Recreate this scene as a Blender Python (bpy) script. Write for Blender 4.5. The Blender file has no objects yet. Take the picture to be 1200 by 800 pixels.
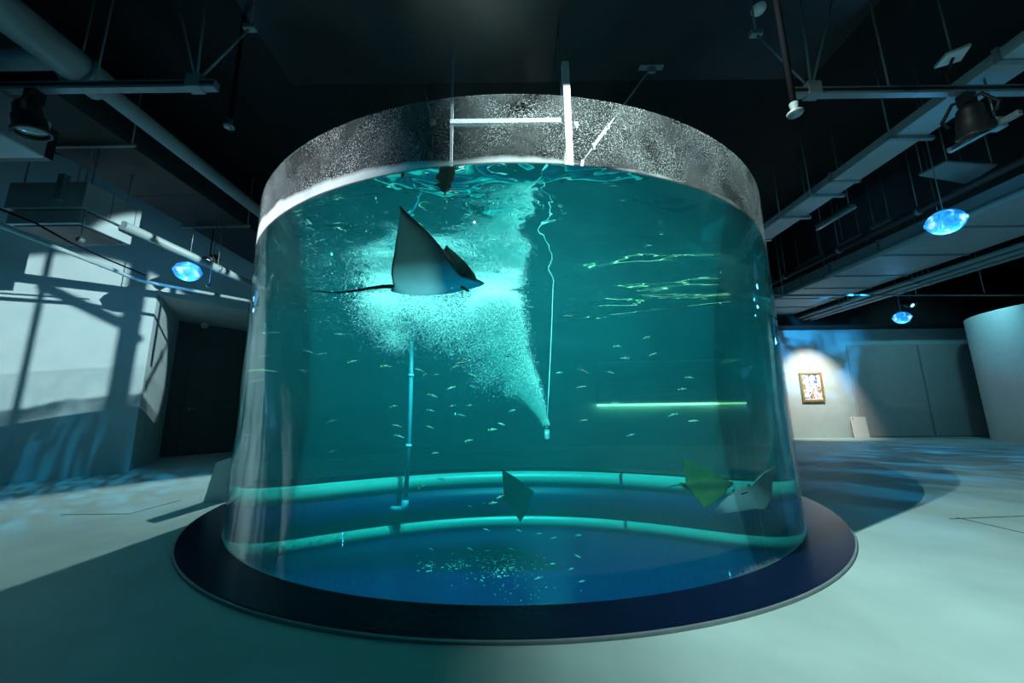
import bpy, bmesh, math, random
import numpy as np
from mathutils import Vector, Matrix, Euler
PI = math.pi
SC = bpy.context.scene
COL = SC.collection
random.seed(7)
RNG = np.random.default_rng(7)

# ------------------------------------------------------------------ camera
F_PX, PITCH, ROLL = 443.3, 0.18093, -0.01264
CAM = Vector((0, 0, 1.0))
FW = Vector((0, math.cos(PITCH), math.sin(PITCH)))
_u0 = Vector((0, -math.sin(PITCH), math.cos(PITCH))); _r0 = Vector((1, 0, 0))
RI = _r0 * math.cos(ROLL) + _u0 * math.sin(ROLL)
UP = _u0 * math.cos(ROLL) - _r0 * math.sin(ROLL)
cd = bpy.data.cameras.new('camera'); cam = bpy.data.objects.new('camera', cd); COL.objects.link(cam)
cd.sensor_fit = 'HORIZONTAL'; cd.sensor_width = 36; cd.lens = F_PX * 36 / 1200; cd.clip_start = 0.05; cd.clip_end = 200
m3 = Matrix((RI, UP, -FW)).transposed()
cam.matrix_world = Matrix.Translation(CAM) @ m3.to_4x4()
SC.camera = cam

# ------------------------------------------------------------------ world, exposure, cycles
SC.view_settings.view_transform = 'Standard'; SC.view_settings.look = 'None'
SC.view_settings.exposure = 0.0; SC.view_settings.gamma = 1.0; SC.view_settings.use_curve_mapping = False
W = bpy.data.worlds.new('world'); SC.world = W; W.use_nodes = True
W.node_tree.nodes['Background'].inputs[0].default_value = (0.0, 0.02, 0.03, 1)
W.node_tree.nodes['Background'].inputs[1].default_value = 0.02
cy = SC.cycles
cy.max_bounces = 14; cy.transparent_max_bounces = 48; cy.transmission_bounces = 12; cy.glossy_bounces = 5; cy.diffuse_bounces = 3; cy.volume_bounces = 1
cy.caustics_reflective = False; cy.caustics_refractive = True; cy.blur_glossy = 0.0
cy.sample_clamp_indirect = 2.5; cy.use_denoising = True

# ------------------------------------------------------------------ lamps (stage spots and projectors of the hall, plus added unseen fills)
def spot(name, loc, aim, energy, color, angle, blend=0.3, radius=0.05, gobo=None):
    l = bpy.data.lights.new(name, 'SPOT'); l.energy = energy; l.color = color
    l.spot_size = math.radians(angle); l.spot_blend = blend; l.shadow_soft_size = radius
    o = bpy.data.objects.new(name, l); COL.objects.link(o); o.location = loc
    d = Vector(aim) - Vector(loc); o.rotation_euler = d.to_track_quat('-Z', 'Y').to_euler()
    if gobo: gobo(l)
    return o
def point(name, loc, energy, color, radius=0.1):
    l = bpy.data.lights.new(name, 'POINT'); l.energy = energy; l.color = color; l.shadow_soft_size = radius
    o = bpy.data.objects.new(name, l); COL.objects.link(o); o.location = loc; return o
def ripple_gobo(scale=9.0, lo=0.42, hi=0.62, stretch=(1, 3, 1)):
    """the glass of a water-effect projector: streaks over the beam's own angles"""
    def f(l):
        l.use_nodes = True; nt = l.node_tree; n = nt.nodes; k = nt.links
        em = [x for x in n if x.type == 'EMISSION'][0]
        g = n.new('ShaderNodeTexCoord'); mp = n.new('ShaderNodeMapping'); mp.inputs['Scale'].default_value = stretch
        nz = n.new('ShaderNodeTexNoise'); nz.inputs['Scale'].default_value = scale; nz.inputs['Detail'].default_value = 3; nz.inputs['Distortion'].default_value = 0.8
        r = n.new('ShaderNodeMapRange'); r.inputs[1].default_value = lo; r.inputs[2].default_value = hi
        k.new(g.outputs['Normal'], mp.inputs[0]); k.new(mp.outputs[0], nz.inputs['Vector']); k.new(nz.outputs[0], r.inputs[0]); k.new(r.outputs[0], em.inputs['Strength'])
    return f
TANK = Vector((0, 5.16, 0)); R_OUT = 3.015; R_IN = 3.005; R_W = 3.002; R_RING = 3.302; H_W = 2.545; H_R = 3.04; Z_F = -0.87
CEIL = 5.5
LIGHTS = dict(
    tank=dict(loc=(0.1, 4.9, 5.3), aim=(0.1, 5.1, 0), energy=3900, color=(1.0, 1.0, 0.88), angle=86, blend=0.35, radius=0.0),
    tank_side=dict(loc=(-0.5, 4.4, 5.3), aim=(-0.9, 4.6, 0), energy=1500, color=(0.85, 1.0, 0.95), angle=70, blend=0.4, radius=0.0),
    right_floor=dict(loc=(-0.8, 1.2, 5.2), aim=(4.2, 2.4, 0), energy=2100, color=(0.78, 1.0, 0.94), angle=78, blend=1.0, radius=0.0),
    left_wall=dict(loc=(5.2, 2.15, 5.3), aim=(-7.45, 6.58, 2.1), energy=8200, color=(0.78, 1.0, 1.0), angle=15, blend=0.15, radius=0.03),
    left_floor=dict(loc=(-3.0, 12.2, 4.9), aim=(-4.4, 4.3, 0), energy=2900, color=(0.80, 1.0, 0.96), angle=26, blend=0.5, radius=0.04),
    rim_left=dict(loc=(-3.9, 0.3, 3.7), aim=(-1.75, 2.75, 2.85), energy=1300, color=(0.9, 0.97, 1.0), angle=36, blend=0.7, radius=0.0),
    pit_fill_blue=dict(loc=(-0.3, 2.36, -0.75), aim=(-0.5, 2.66, 1.9), energy=210, color=(0.0, 0.6, 1.0), angle=26, blend=0.8, radius=0.0),  # added unseen fill in the pit, lights the near ray's belly blue
    pit_fill_plume=dict(loc=(0.3, 2.7, -0.7), aim=(-0.05, 5.7, 1.45), energy=900, color=(1.0, 1.0, 0.82), angle=34, blend=0.9, radius=0.0),  # added unseen fill, brightens the bubble plume from the front
    pit_fill_wing=dict(loc=(-0.75, 2.34, -0.75), aim=(-0.66, 2.62, 2.3), energy=420, color=(0.8, 1.0, 0.9), angle=12, blend=0.9, radius=0.0),  # added unseen fill for the near ray's raised wing
    pit_fill_right=dict(loc=(1.1, 2.7, -0.7), aim=(1.84, 3.95, 0.22), energy=110, color=(0.9, 1.0, 1.0), angle=26, blend=0.8, radius=0.0),  # added unseen fill for the white ray's belly
    picture=dict(loc=(9.95, 11.0, 3.7), aim=(10.0, 12.75, 1.3), energy=800, color=(1.0, 0.88, 0.72), angle=66, blend=0.9, radius=0.04),
    blue_wall=dict(loc=(8.2, 8.2, 3.6), aim=(9.9, 12.75, 2.9), energy=1300, color=(0.03, 0.45, 1.0), angle=46, blend=0.6, radius=0.03, gobo=ripple_gobo(5, 0.42, 0.6, (1, 1, 3))),
    blue_floor_right=dict(loc=(9.0, 8.8, 3.6), aim=(8.5, 8.3, 0), energy=420, color=(0.03, 0.5, 1.0), angle=125, blend=0.6, radius=0.03, gobo=ripple_gobo(5, 0.46, 0.64, (1, 4, 1))),
    blue_floor_left=dict(loc=(-5.8, 5.4, 3.2), aim=(-6.2, 5.0, 0), energy=200, color=(0.03, 0.55, 1.0), angle=95, blend=0.6, radius=0.03, gobo=ripple_gobo(6, 0.46, 0.64, (1, 4, 1))),
    front_fill=dict(loc=(-2.5, -2.5, 5.0), aim=(0.6, 2.6, 0), energy=110, color=(0.02, 0.66, 0.72), angle=110, blend=0.8, radius=0.0),  # added unseen fill, a teal wash over the front floor
    room_back=dict(loc=(12.5, 9.6, 4.9), aim=(13.5, 12.5, 1), energy=150, color=(0.2, 0.72, 0.85), angle=100, blend=0.8, radius=0.1),
)
for _n, _a in LIGHTS.items(): spot('lamp_' + _n, **_a)
for _i, _a in enumerate([((-6.4, 4.6, 2.6), 5), ((6.4, 4.5, 3.0), 5), ((-4.5, 1.5, 3.4), 6), ((6.0, 2.5, 3.4), 6)]):
    point('lamp_blue_ambient', _a[0], _a[1], (0.03, 0.5, 0.9), 0.03)  # added fill points for dim blue ambience, no fittings

# ------------------------------------------------------------------ pixel rays -> real points
def ray(px, py): return FW + RI * ((px - 600) / F_PX) + UP * ((400 - py) / F_PX)
def atz(px, py, z): d = ray(px, py); return CAM + d * ((z - CAM.z) / d.z)
def aty(px, py, y): d = ray(px, py); return CAM + d * (y / d.y)
def inwater(px, py, y=None, z=None):
    """the point inside the water seen at a pixel, through the refracting wall"""
    d = ray(px, py).normalized(); o = CAM - TANK
    a = d.x**2 + d.y**2; b = 2 * (o.x * d.x + o.y * d.y); c = o.x**2 + o.y**2 - R_W**2
    t = (-b - math.sqrt(max(b * b - 4 * a * c, 0))) / (2 * a)
    h = CAM + d * t; n = Vector((h.x - TANK.x, h.y - TANK.y, 0)).normalized()
    eta = 1 / 1.33; ci = -n.dot(d); k = 1 - eta**2 * (1 - ci**2)
    r = d * eta + n * (eta * ci - math.sqrt(k))
    s = (y - h.y) / r.y if y is not None else (z - h.z) / r.z
    return h + r * s

# ------------------------------------------------------------------ materials
def mat(name, color, rough=0.5, metal=0.0, spec=0.5, noise=0.0, nscale=20.0, bump=0.0, bscale=60.0, emit=None, estr=0):
    m = bpy.data.materials.new(name); m.use_nodes = True; nt = m.node_tree; b = nt.nodes['Principled BSDF']
    b.inputs['Base Color'].default_value = (*color, 1); b.inputs['Roughness'].default_value = rough
    b.inputs['Metallic'].default_value = metal; b.inputs['Specular IOR Level'].default_value = spec
    tc = nt.nodes.new('ShaderNodeTexCoord')
    if noise:
        nz = nt.nodes.new('ShaderNodeTexNoise'); nz.inputs['Scale'].default_value = nscale; nz.inputs['Detail'].default_value = 5
        nt.links.new(tc.outputs['Object'], nz.inputs['Vector'])
        r = nt.nodes.new('ShaderNodeValToRGB')
        r.color_ramp.elements[0].position = 0.3; r.color_ramp.elements[1].position = 0.7
        r.color_ramp.elements[0].color = (*[c * (1 - noise) for c in color], 1)
        r.color_ramp.elements[1].color = (*[min(1, c * (1 + noise)) for c in color], 1)
        nt.links.new(nz.outputs[0], r.inputs[0]); nt.links.new(r.outputs[0], b.inputs['Base Color'])
    if bump:
        nz2 = nt.nodes.new('ShaderNodeTexNoise'); nz2.inputs['Scale'].default_value = bscale; nz2.inputs['Detail'].default_value = 4
        nt.links.new(tc.outputs['Object'], nz2.inputs['Vector'])
        bp = nt.nodes.new('ShaderNodeBump'); bp.inputs['Strength'].default_value = bump; bp.inputs['Distance'].default_value = 0.02
        nt.links.new(nz2.outputs[0], bp.inputs['Height']); nt.links.new(bp.outputs[0], b.inputs['Normal'])
    if emit: b.inputs['Emission Color'].default_value = (*emit, 1); b.inputs['Emission Strength'].default_value = estr
    return m
M = {}
M['floor'] = mat('polished_concrete', (0.36, 0.50, 0.49), 0.5, spec=0.18, noise=0.13, nscale=1.6, bump=0.04, bscale=25)
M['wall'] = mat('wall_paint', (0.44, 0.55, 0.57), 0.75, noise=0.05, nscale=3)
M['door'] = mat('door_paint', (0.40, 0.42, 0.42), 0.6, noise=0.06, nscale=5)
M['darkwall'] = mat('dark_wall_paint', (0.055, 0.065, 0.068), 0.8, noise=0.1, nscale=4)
M['ceiling'] = mat('black_ceiling', (0.008, 0.010, 0.011), 0.6, spec=0.2, noise=0.3, nscale=2)
M['blackpanel'] = mat('black_ceiling_sheet', (0.02, 0.021, 0.022), 0.28, noise=0.3, nscale=2, bump=0.05, bscale=3)
M['stone'] = mat('black_ring_stone', (0.003, 0.009, 0.032), 0.25, spec=0.07, bump=0.03, bscale=40)
M['tankfloor'] = mat('blue_tank_floor', (0.002, 0.005, 0.050), 0.4, spec=0.2, noise=0.12, nscale=3)
M['kerb'] = mat('pale_kerb', (0.16, 0.29, 0.25), 0.4, noise=0.05, nscale=8)
M['galv'] = mat('galvanised_steel', (0.26, 0.32, 0.34), 0.42, metal=0.35, noise=0.12, nscale=9)
M['duct'] = mat('pale_sheet_duct', (0.36, 0.46, 0.49), 0.5, metal=0.1, noise=0.07, nscale=4)
M['pvc'] = mat('grey_pipe', (0.30, 0.40, 0.41), 0.45, noise=0.06, nscale=6)
M['white'] = mat('white_paint', (0.80, 0.82, 0.82), 0.45, noise=0.04, nscale=9)
M['black'] = mat('black_metal', (0.015, 0.016, 0.018), 0.45, noise=0.2, nscale=10)
M['darkduct'] = mat('dark_duct', (0.03, 0.034, 0.04), 0.6, noise=0.2, nscale=3)
M['lens'] = mat('lamp_lens', (0.35, 0.5, 0.52), 0.15, spec=0.8, noise=0.1, nscale=30)
M['gold'] = mat('gilt_frame', (0.45, 0.30, 0.10), 0.4, metal=0.5, noise=0.3, nscale=30)
M['cable'] = mat('black_cable', (0.006, 0.006, 0.008), 0.8, spec=0.1, noise=0.1, nscale=20)
M['joint'] = mat('floor_joint_fill', (0.05, 0.055, 0.06), 0.8, noise=0.1, nscale=20)
M['tubeblue'] = mat('blue_white_pvc', (0.12, 0.32, 0.42), 0.35, noise=0.04, nscale=9)
def translucent(m, w):
    nt = m.node_tree; b = nt.nodes['Principled BSDF']; out = [x for x in nt.nodes if x.type == 'OUTPUT_MATERIAL'][0]
    t = nt.nodes.new('ShaderNodeBsdfTranslucent'); src = b.inputs['Base Color'].links
    if src: nt.links.new(src[0].from_socket, t.inputs[0])
    else: t.inputs[0].default_value = b.inputs['Base Color'].default_value
    x = nt.nodes.new('ShaderNodeMixShader'); x.inputs[0].default_value = w; nt.links.new(b.outputs[0], x.inputs[1]); nt.links.new(t.outputs[0], x.inputs[2]); nt.links.new(x.outputs[0], out.inputs['Surface']); return m
M['bubble'] = translucent(mat('bubble_white', (0.94, 1.0, 0.99), 0.6), 0.5)
_nt = M['bubble'].node_tree; _o = [x for x in _nt.nodes if x.type == 'OUTPUT_MATERIAL'][0]; _t = _nt.nodes.new('ShaderNodeBsdfTransparent'); _m = _nt.nodes.new('ShaderNodeMixShader'); _m.inputs[0].default_value = 0.3
_nt.links.new(_o.inputs['Surface'].links[0].from_socket, _m.inputs[1]); _nt.links.new(_t.outputs[0], _m.inputs[2]); _nt.links.new(_m.outputs[0], _o.inputs['Surface'])   # a bubble is half clear
M['belly'] = translucent(mat('ray_belly', (0.48, 0.50, 0.50), 0.5, noise=0.08, nscale=5), 0.35)
M['back'] = mat('ray_back', (0.007, 0.008, 0.007), 0.7, spec=0.0, noise=0.25, nscale=12)
M['backgreen'] = mat('ray_back_olive', (0.016, 0.028, 0.005), 0.6, spec=0.0, noise=0.35, nscale=10)
M['eye'] = mat('eye_black', (0.005, 0.005, 0.005), 0.1)
M['fish'] = mat('silver_fish', (0.62, 0.66, 0.62), 0.35, noise=0.15, nscale=40)
M['fishdark'] = mat('dark_fish', (0.02, 0.03, 0.03), 0.5, noise=0.1, nscale=40)
M['fishpink'] = mat('pink_fish', (0.75, 0.42, 0.42), 0.4, noise=0.2, nscale=40)
M['fin'] = mat('yellow_fin', (0.60, 0.55, 0.12), 0.5, noise=0.1, nscale=40)
M['pellet'] = mat('pale_pellets', (0.75, 0.85, 0.62), 0.6, noise=0.3, nscale=60)

def water_material():
    m = bpy.data.materials.new('aquarium_water'); m.use_nodes = True; nt = m.node_tree; n = nt.nodes; k = nt.links
    for x in list(n): n.remove(x)
    out = n.new('ShaderNodeOutputMaterial')
    side = n.new('ShaderNodeBsdfGlass'); side.inputs['Roughness'].default_value = 0; side.inputs['IOR'].default_value = 1.33
    tr = n.new('ShaderNodeBsdfTransparent'); gl = n.new('ShaderNodeBsdfGlossy'); gl.inputs['Roughness'].default_value = 0.0
    fr = n.new('ShaderNodeFresnel'); fr.inputs['IOR'].default_value = 1.33
    tc = n.new('ShaderNodeTexCoord'); nz = n.new('ShaderNodeTexNoise'); nz.inputs['Scale'].default_value = 2.0; nz.inputs['Detail'].default_value = 2; nz.inputs['Distortion'].default_value = 0.6
    bp = n.new('ShaderNodeBump'); bp.inputs['Strength'].default_value = 0.28; bp.inputs['Distance'].default_value = 0.05
    k.new(tc.outputs['Object'], nz.inputs['Vector']); k.new(nz.outputs[0], bp.inputs['Height'])
    k.new(bp.outputs[0], gl.inputs['Normal']); k.new(bp.outputs[0], fr.inputs['Normal'])
    surf = n.new('ShaderNodeMixShader'); k.new(fr.outputs[0], surf.inputs[0]); k.new(tr.outputs[0], surf.inputs[1]); k.new(gl.outputs[0], surf.inputs[2])
    at = n.new('ShaderNodeAttribute'); at.attribute_name = 'top'
    mx = n.new('ShaderNodeMixShader'); k.new(at.outputs['Fac'], mx.inputs[0]); k.new(side.outputs[0], mx.inputs[1]); k.new(surf.outputs[0], mx.inputs[2])
    k.new(mx.outputs[0], out.inputs['Surface'])
    ab = n.new('ShaderNodeVolumeAbsorption'); ab.inputs['Color'].default_value = (0.0, 0.890, 0.920, 1); ab.inputs['Density'].default_value = 0.46
    sc = n.new('ShaderNodeVolumeScatter'); sc.inputs['Color'].default_value = (0.06, 0.85, 1.0, 1); sc.inputs['Density'].default_value = 0.017; sc.inputs['Anisotropy'].default_value = 0.1
    ad = n.new('ShaderNodeAddShader'); k.new(ab.outputs[0], ad.inputs[0]); k.new(sc.outputs[0], ad.inputs[1]); k.new(ad.outputs[0], out.inputs['Volume'])
    return m
M['water'] = water_material()

def acrylic_material():
    m = bpy.data.materials.new('clear_acrylic'); m.use_nodes = True; nt = m.node_tree; n = nt.nodes; k = nt.links
    for x in list(n): n.remove(x)
    def math_(op, a, b=None, clamp=False):
        x = n.new('ShaderNodeMath'); x.operation = op; x.use_clamp = clamp
        for i, v in enumerate((a, b)):
            if v is None: continue
            if hasattr(v, 'is_linked'): k.new(v, x.inputs[i])
            else: x.inputs[i].default_value = v
        return x.outputs[0]
    out = n.new('ShaderNodeOutputMaterial'); tr = n.new('ShaderNodeBsdfTransparent'); gl = n.new('ShaderNodeBsdfGlossy'); gl.inputs['Roughness'].default_value = 0.02
    tr.inputs[0].default_value = (0.985, 0.995, 0.995, 1)
    fr = n.new('ShaderNodeFresnel'); fr.inputs['IOR'].default_value = 1.2
    g = n.new('ShaderNodeMixShader'); k.new(math_('MULTIPLY', fr.outputs[0], 0.5), g.inputs[0]); k.new(tr.outputs[0], g.inputs[1]); k.new(gl.outputs[0], g.inputs[2])
    # dried salt and splash on the band above the water line
    tc = n.new('ShaderNodeTexCoord'); sp = n.new('ShaderNodeSeparateXYZ'); k.new(tc.outputs['Object'], sp.inputs[0]); z = sp.outputs['Z']
    def noise(scale, detail, dist=0.0, stretch=None):
        x = n.new('ShaderNodeTexNoise'); x.inputs['Scale'].default_value = scale; x.inputs['Detail'].default_value = detail; x.inputs['Distortion'].default_value = dist
        if stretch:
            mp = n.new('ShaderNodeMapping'); mp.inputs['Scale'].default_value = stretch; k.new(tc.outputs['Object'], mp.inputs[0]); k.new(mp.outputs[0], x.inputs['Vector'])
        else: k.new(tc.outputs['Object'], x.inputs['Vector'])
        return x.outputs[0]
    def rng(v, a, b, c=0.0, d=1.0):
        x = n.new('ShaderNodeMapRange'); k.new(v, x.inputs[0])
        for i, q in enumerate((a, b, c, d)): x.inputs[i + 1].default_value = q
        return x.outputs[0]
    above = rng(z, H_W - 0.005, H_W + 0.005)
    specks = math_('MULTIPLY', rng(noise(120, 3), 0.53, 0.64), rng(noise(2.5, 5, 0.5), 0.38, 0.62, 0.35, 1.0))
    film = math_('MULTIPLY', rng(noise(3, 5, 1.0), 0.35, 0.75), 0.16)
    edge = math_('ADD', math_('MULTIPLY', noise(1.6, 4, 0.6, (1, 1, 0.3)), 0.16), math_('ADD', rng(sp.outputs['X'], 0.2, -2.6, 0.0, 0.14), H_W - 0.066))
    crust = math_('MULTIPLY', rng(math_('SUBTRACT', edge, z), -0.012, 0.03), rng(noise(1.3, 3), 0.38, 0.6, 0.25, 0.9))
    amt = math_('MAXIMUM', math_('MULTIPLY', math_('MAXIMUM', specks, film), 0.6), crust)
    amt = math_('MULTIPLY', amt, above, True)
    df = n.new('ShaderNodeBsdfDiffuse'); df.inputs[0].default_value = (0.85, 0.92, 0.95, 1); tl = n.new('ShaderNodeBsdfTranslucent'); tl.inputs[0].default_value = (0.85, 0.92, 0.95, 1)
    sm = n.new('ShaderNodeMixShader'); sm.inputs[0].default_value = 0.5; k.new(df.outputs[0], sm.inputs[1]); k.new(tl.outputs[0], sm.inputs[2])
    mx = n.new('ShaderNodeMixShader'); k.new(amt, mx.inputs[0]); k.new(g.outputs[0], mx.inputs[1]); k.new(sm.outputs[0], mx.inputs[2]); k.new(mx.outputs[0], out.inputs['Surface'])
    return m
M['acrylic'] = acrylic_material()

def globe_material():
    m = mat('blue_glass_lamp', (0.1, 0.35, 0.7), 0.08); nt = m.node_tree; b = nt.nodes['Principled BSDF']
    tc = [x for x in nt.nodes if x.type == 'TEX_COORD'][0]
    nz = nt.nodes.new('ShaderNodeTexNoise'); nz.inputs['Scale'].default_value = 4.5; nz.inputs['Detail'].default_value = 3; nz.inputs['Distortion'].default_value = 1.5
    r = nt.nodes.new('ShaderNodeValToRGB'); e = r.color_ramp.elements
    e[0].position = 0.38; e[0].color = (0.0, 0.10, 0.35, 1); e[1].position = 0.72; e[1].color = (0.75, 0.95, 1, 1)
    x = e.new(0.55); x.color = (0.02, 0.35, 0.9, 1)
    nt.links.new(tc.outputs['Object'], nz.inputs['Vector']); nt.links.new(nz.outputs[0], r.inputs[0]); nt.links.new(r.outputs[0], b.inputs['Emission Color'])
    b.inputs['Emission Strength'].default_value = 1.4  # emission patches stand in for projector light caught by the glass
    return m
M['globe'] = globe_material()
M['ledblue'] = mat('blue_lens', (0.1, 0.2, 0.5), 0.2, emit=(0.25, 0.6, 1.0), estr=3.0)

M['strip'] = mat('warm_light_strip', (0.8, 0.8, 0.6), 0.4, emit=(1.0, 0.64, 0.28), estr=6.0)
def painting_material():
    m = mat('painted_canvas', (0.6, 0.6, 0.6), 0.6); nt = m.node_tree; b = nt.nodes['Principled BSDF']
    tc = [x for x in nt.nodes if x.type == 'TEX_COORD'][0]
    nz = nt.nodes.new('ShaderNodeTexNoise'); nz.inputs['Scale'].default_value = 3.2; nz.inputs['Detail'].default_value = 3; nz.inputs['Distortion'].default_value = 2.0
    r = nt.nodes.new('ShaderNodeValToRGB'); e = r.color_ramp.elements; r.color_ramp.interpolation = 'EASE'
    e[0].position = 0.28; e[0].color = (0.03, 0.05, 0.18, 1); e[1].position = 0.75; e[1].color = (0.75, 0.45, 0.12, 1)
    for p, c in ((0.40, (0.08, 0.2, 0.65)), (0.47, (0.75, 0.8, 0.85)), (0.54, (0.85, 0.82, 0.75)), (0.60, (0.55, 0.2, 0.10)), (0.66, (0.15, 0.25, 0.12))):
        x = e.new(p); x.color = (*c, 1)
    nt.links.new(tc.outputs['Object'], nz.inputs['Vector']); nt.links.new(nz.outputs[0], r.inputs[0]); nt.links.new(r.outputs[0], b.inputs['Base Color'])
    return m
M['canvas'] = painting_material()

# ------------------------------------------------------------------ mesh helpers
def box(bm, x0, x1, y0, y1, z0, z1):
    v = [bm.verts.new((x, y, z)) for x in (x0, x1) for y in (y0, y1) for z in (z0, z1)]
    for f in ((0, 1, 3, 2), (4, 6, 7, 5), (0, 4, 5, 1), (2, 3, 7, 6), (0, 2, 6, 4), (1, 5, 7, 3)): bm.faces.new([v[i] for i in f])
def prism(bm, pts, z0, z1):
    a = [bm.verts.new((p[0], p[1], z0)) for p in pts]; b = [bm.verts.new((p[0], p[1], z1)) for p in pts]
    bm.faces.new(a[::-1]); bm.faces.new(b)
    for i in range(len(pts)): j = (i + 1) % len(pts); bm.faces.new((a[i], a[j], b[j], b[i]))
def tube(bm, pts, r, n=10, cap=True):
    pts = [Vector(p) for p in pts]; rs = r if isinstance(r, (list, tuple)) else [r] * len(pts); rings = []
    prev = None
    for i, p in enumerate(pts):
        t = (pts[min(i + 1, len(pts) - 1)] - pts[max(i - 1, 0)]).normalized()
        if prev is None: a = Vector((0, 0, 1)) if abs(t.z) < 0.9 else Vector((1, 0, 0)); u = t.cross(a).normalized()
        else: u = (prev - t * prev.dot(t)).normalized()
        prev = u; w = t.cross(u)
        rings.append([bm.verts.new(p + (u * math.cos(q) + w * math.sin(q)) * rs[i]) for q in [2 * PI * j / n for j in range(n)]])
    for a, b in zip(rings, rings[1:]):
        for j in range(n): f = bm.faces.new((a[j], a[(j + 1) % n], b[(j + 1) % n], b[j])); f.smooth = n > 4
    if cap: bm.faces.new(rings[0][::-1]); bm.faces.new(rings[-1])
def bar(bm, p, q, w, h):
    """rectangular bar from p to q, w across, h deep"""
    p, q = Vector(p), Vector(q); t = (q - p).normalized(); a = Vector((0, 0, 1)) if abs(t.z) < 0.95 else Vector((0, 1, 0))
    u = t.cross(a).normalized() * w / 2; v = u.cross(t).normalized() * h / 2
    A = [bm.verts.new(p + s * u + r * v) for s, r in ((-1, -1), (1, -1), (1, 1), (-1, 1))]; B = [bm.verts.new(x.co + (q - p)) for x in A]
    bm.faces.new(A[::-1]); bm.faces.new(B)
    for i in range(4): bm.faces.new((A[i], A[(i + 1) % 4], B[(i + 1) % 4], B[i]))
def lathe(bm, prof, c=(0, 0, 0), n=32, smooth=True, axis=None):
    c = Vector(c); rot = Vector((0, 0, 1)).rotation_difference(Vector(axis)).to_matrix() if axis is not None else Matrix.Identity(3)
    rings = [[bm.verts.new(c + rot @ Vector((r * math.cos(2 * PI * j / n), r * math.sin(2 * PI * j / n), z))) for j in range(n)] for r, z in prof]
    for a, b in zip(rings, rings[1:]):
        for j in range(n): f = bm.faces.new((a[j], a[(j + 1) % n], b[(j + 1) % n], b[j])); f.smooth = smooth
    return rings
ORG = {}
def obj(name, bm, m, parent=None, bevel=0.0, normals=True):
    if normals: bmesh.ops.recalc_face_normals(bm, faces=bm.faces[:])
    if bevel: bmesh.ops.bevel(bm, geom=[e for e in bm.edges if len(e.link_faces) == 2 and e.calc_face_angle(0) > 0.6], offset=bevel, segments=2, affect='EDGES', profile=0.6)
    o0 = ORG.get(parent.name, Vector((0, 0, 0))) if parent else Vector((0, 0, 0))
    if o0.length: bmesh.ops.translate(bm, verts=bm.verts[:], vec=-o0)
    me = bpy.data.meshes.new(name); bm.to_mesh(me); bm.free()
    for x in (m if isinstance(m, (list, tuple)) else [m]): me.materials.append(x)
    o = bpy.data.objects.new(name, me); COL.objects.link(o)
    if parent: o.parent = parent; ORG[o.name] = o0
    return o
def thing(name, label, cat, loc=(0, 0, 0), group=None):
    o = bpy.data.objects.new(name, None); COL.objects.link(o); o.location = loc; o.empty_display_size = 0.1
    o['label'] = label; o['category'] = cat
    if group: o['group'] = group
    ORG[o.name] = Vector(loc); return o
def tag(o, label, cat, group=None, kind=None):
    o['label'] = label; o['category'] = cat
    if group: o['group'] = group
    if kind: o['kind'] = kind
    return o
def one(fn, *a, **k): bm = bmesh.new(); fn(bm, *a, **k); return bm
def struct(name, bm, m, parent=None):
    o = obj(name, bm, m, parent)
    if not parent: o['kind'] = 'structure'
    return o

# ------------------------------------------------------------------ the room
def floor_mesh(bm):
    n = 192; hole = []; outer = []
    for i in range(n):
        a = 2 * PI * i / n; c, q = math.cos(a), math.sin(a); hole.append((TANK.x + 3.0 * c, TANK.y + 3.0 * q))
        t = min([(20 - TANK.x) / c if c > 1e-9 else ((-18 - TANK.x) / c if c < -1e-9 else 1e9), (16 - TANK.y) / q if q > 1e-9 else ((-8 - TANK.y) / q if q < -1e-9 else 1e9)])
        outer.append((TANK.x + t * c, TANK.y + t * q))
    H = [bm.verts.new((*p, 0)) for p in hole]; K = [bm.verts.new((*p, 0)) for p in outer]; B = [bm.verts.new((*p, -1.2)) for p in hole]
    for i in range(n):
        j = (i + 1) % n; bm.faces.new((H[i], K[i], K[j], H[j])); bm.faces.new((B[i], H[i], H[j], B[j]))
    bm.faces.new(B)
struct('floor', one(floor_mesh), M['floor'])
FLOOR = bpy.data.objects['floor']
def joint(pa, pb, w=0.012):
    a, b = atz(*pa, 0), atz(*pb, 0); bm = bmesh.new(); d = (b - a).normalized(); s = Vector((-d.y, d.x, 0)) * w / 2
    prism(bm, [a - s, b - s, b + s, a + s], -0.01, 0.0025); obj('floor_joint', bm, M['joint'], FLOOR)
for a, b in (((1113, 608), (1215, 604)), ((1120, 606), (1215, 628)), ((72, 603), (152, 602)), ((152, 602), (212, 586))): joint(a, b)
struct('ceiling', one(box, -18, 20, -8, 16, CEIL, CEIL + 0.2), M['ceiling'])
CE = bpy.data.objects['ceiling']
# smooth black sheets over the tank, a joint between them
yj = atz(600, 95, CEIL).y
for k in range(3):
    for x0 in (-3.0, 0.6):
        y0 = yj - 2.7 * (k) ; obj('ceiling_sheet', one(box, x0 + 0.004, x0 + 3.6 - 0.004, y0 - 2.692, y0, CEIL - 0.02, CEIL + 0.01), M['blackpanel'], CE)
struct('wall_back', one(box, -14, 20, 12.75, 13.0, 0, CEIL), M['wall'])
struct('trim_soffit', one(box, 3.5, 18.0, 12.0, 12.76, 3.6, CEIL), M['ceiling'])
struct('wall_right', one(box, 18, 18.3, -8, 13, 0, CEIL), M['darkwall'])
struct('wall_front', one(box, -18, 20, -8, -7.7, 0, CEIL), M['darkwall'])
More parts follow.
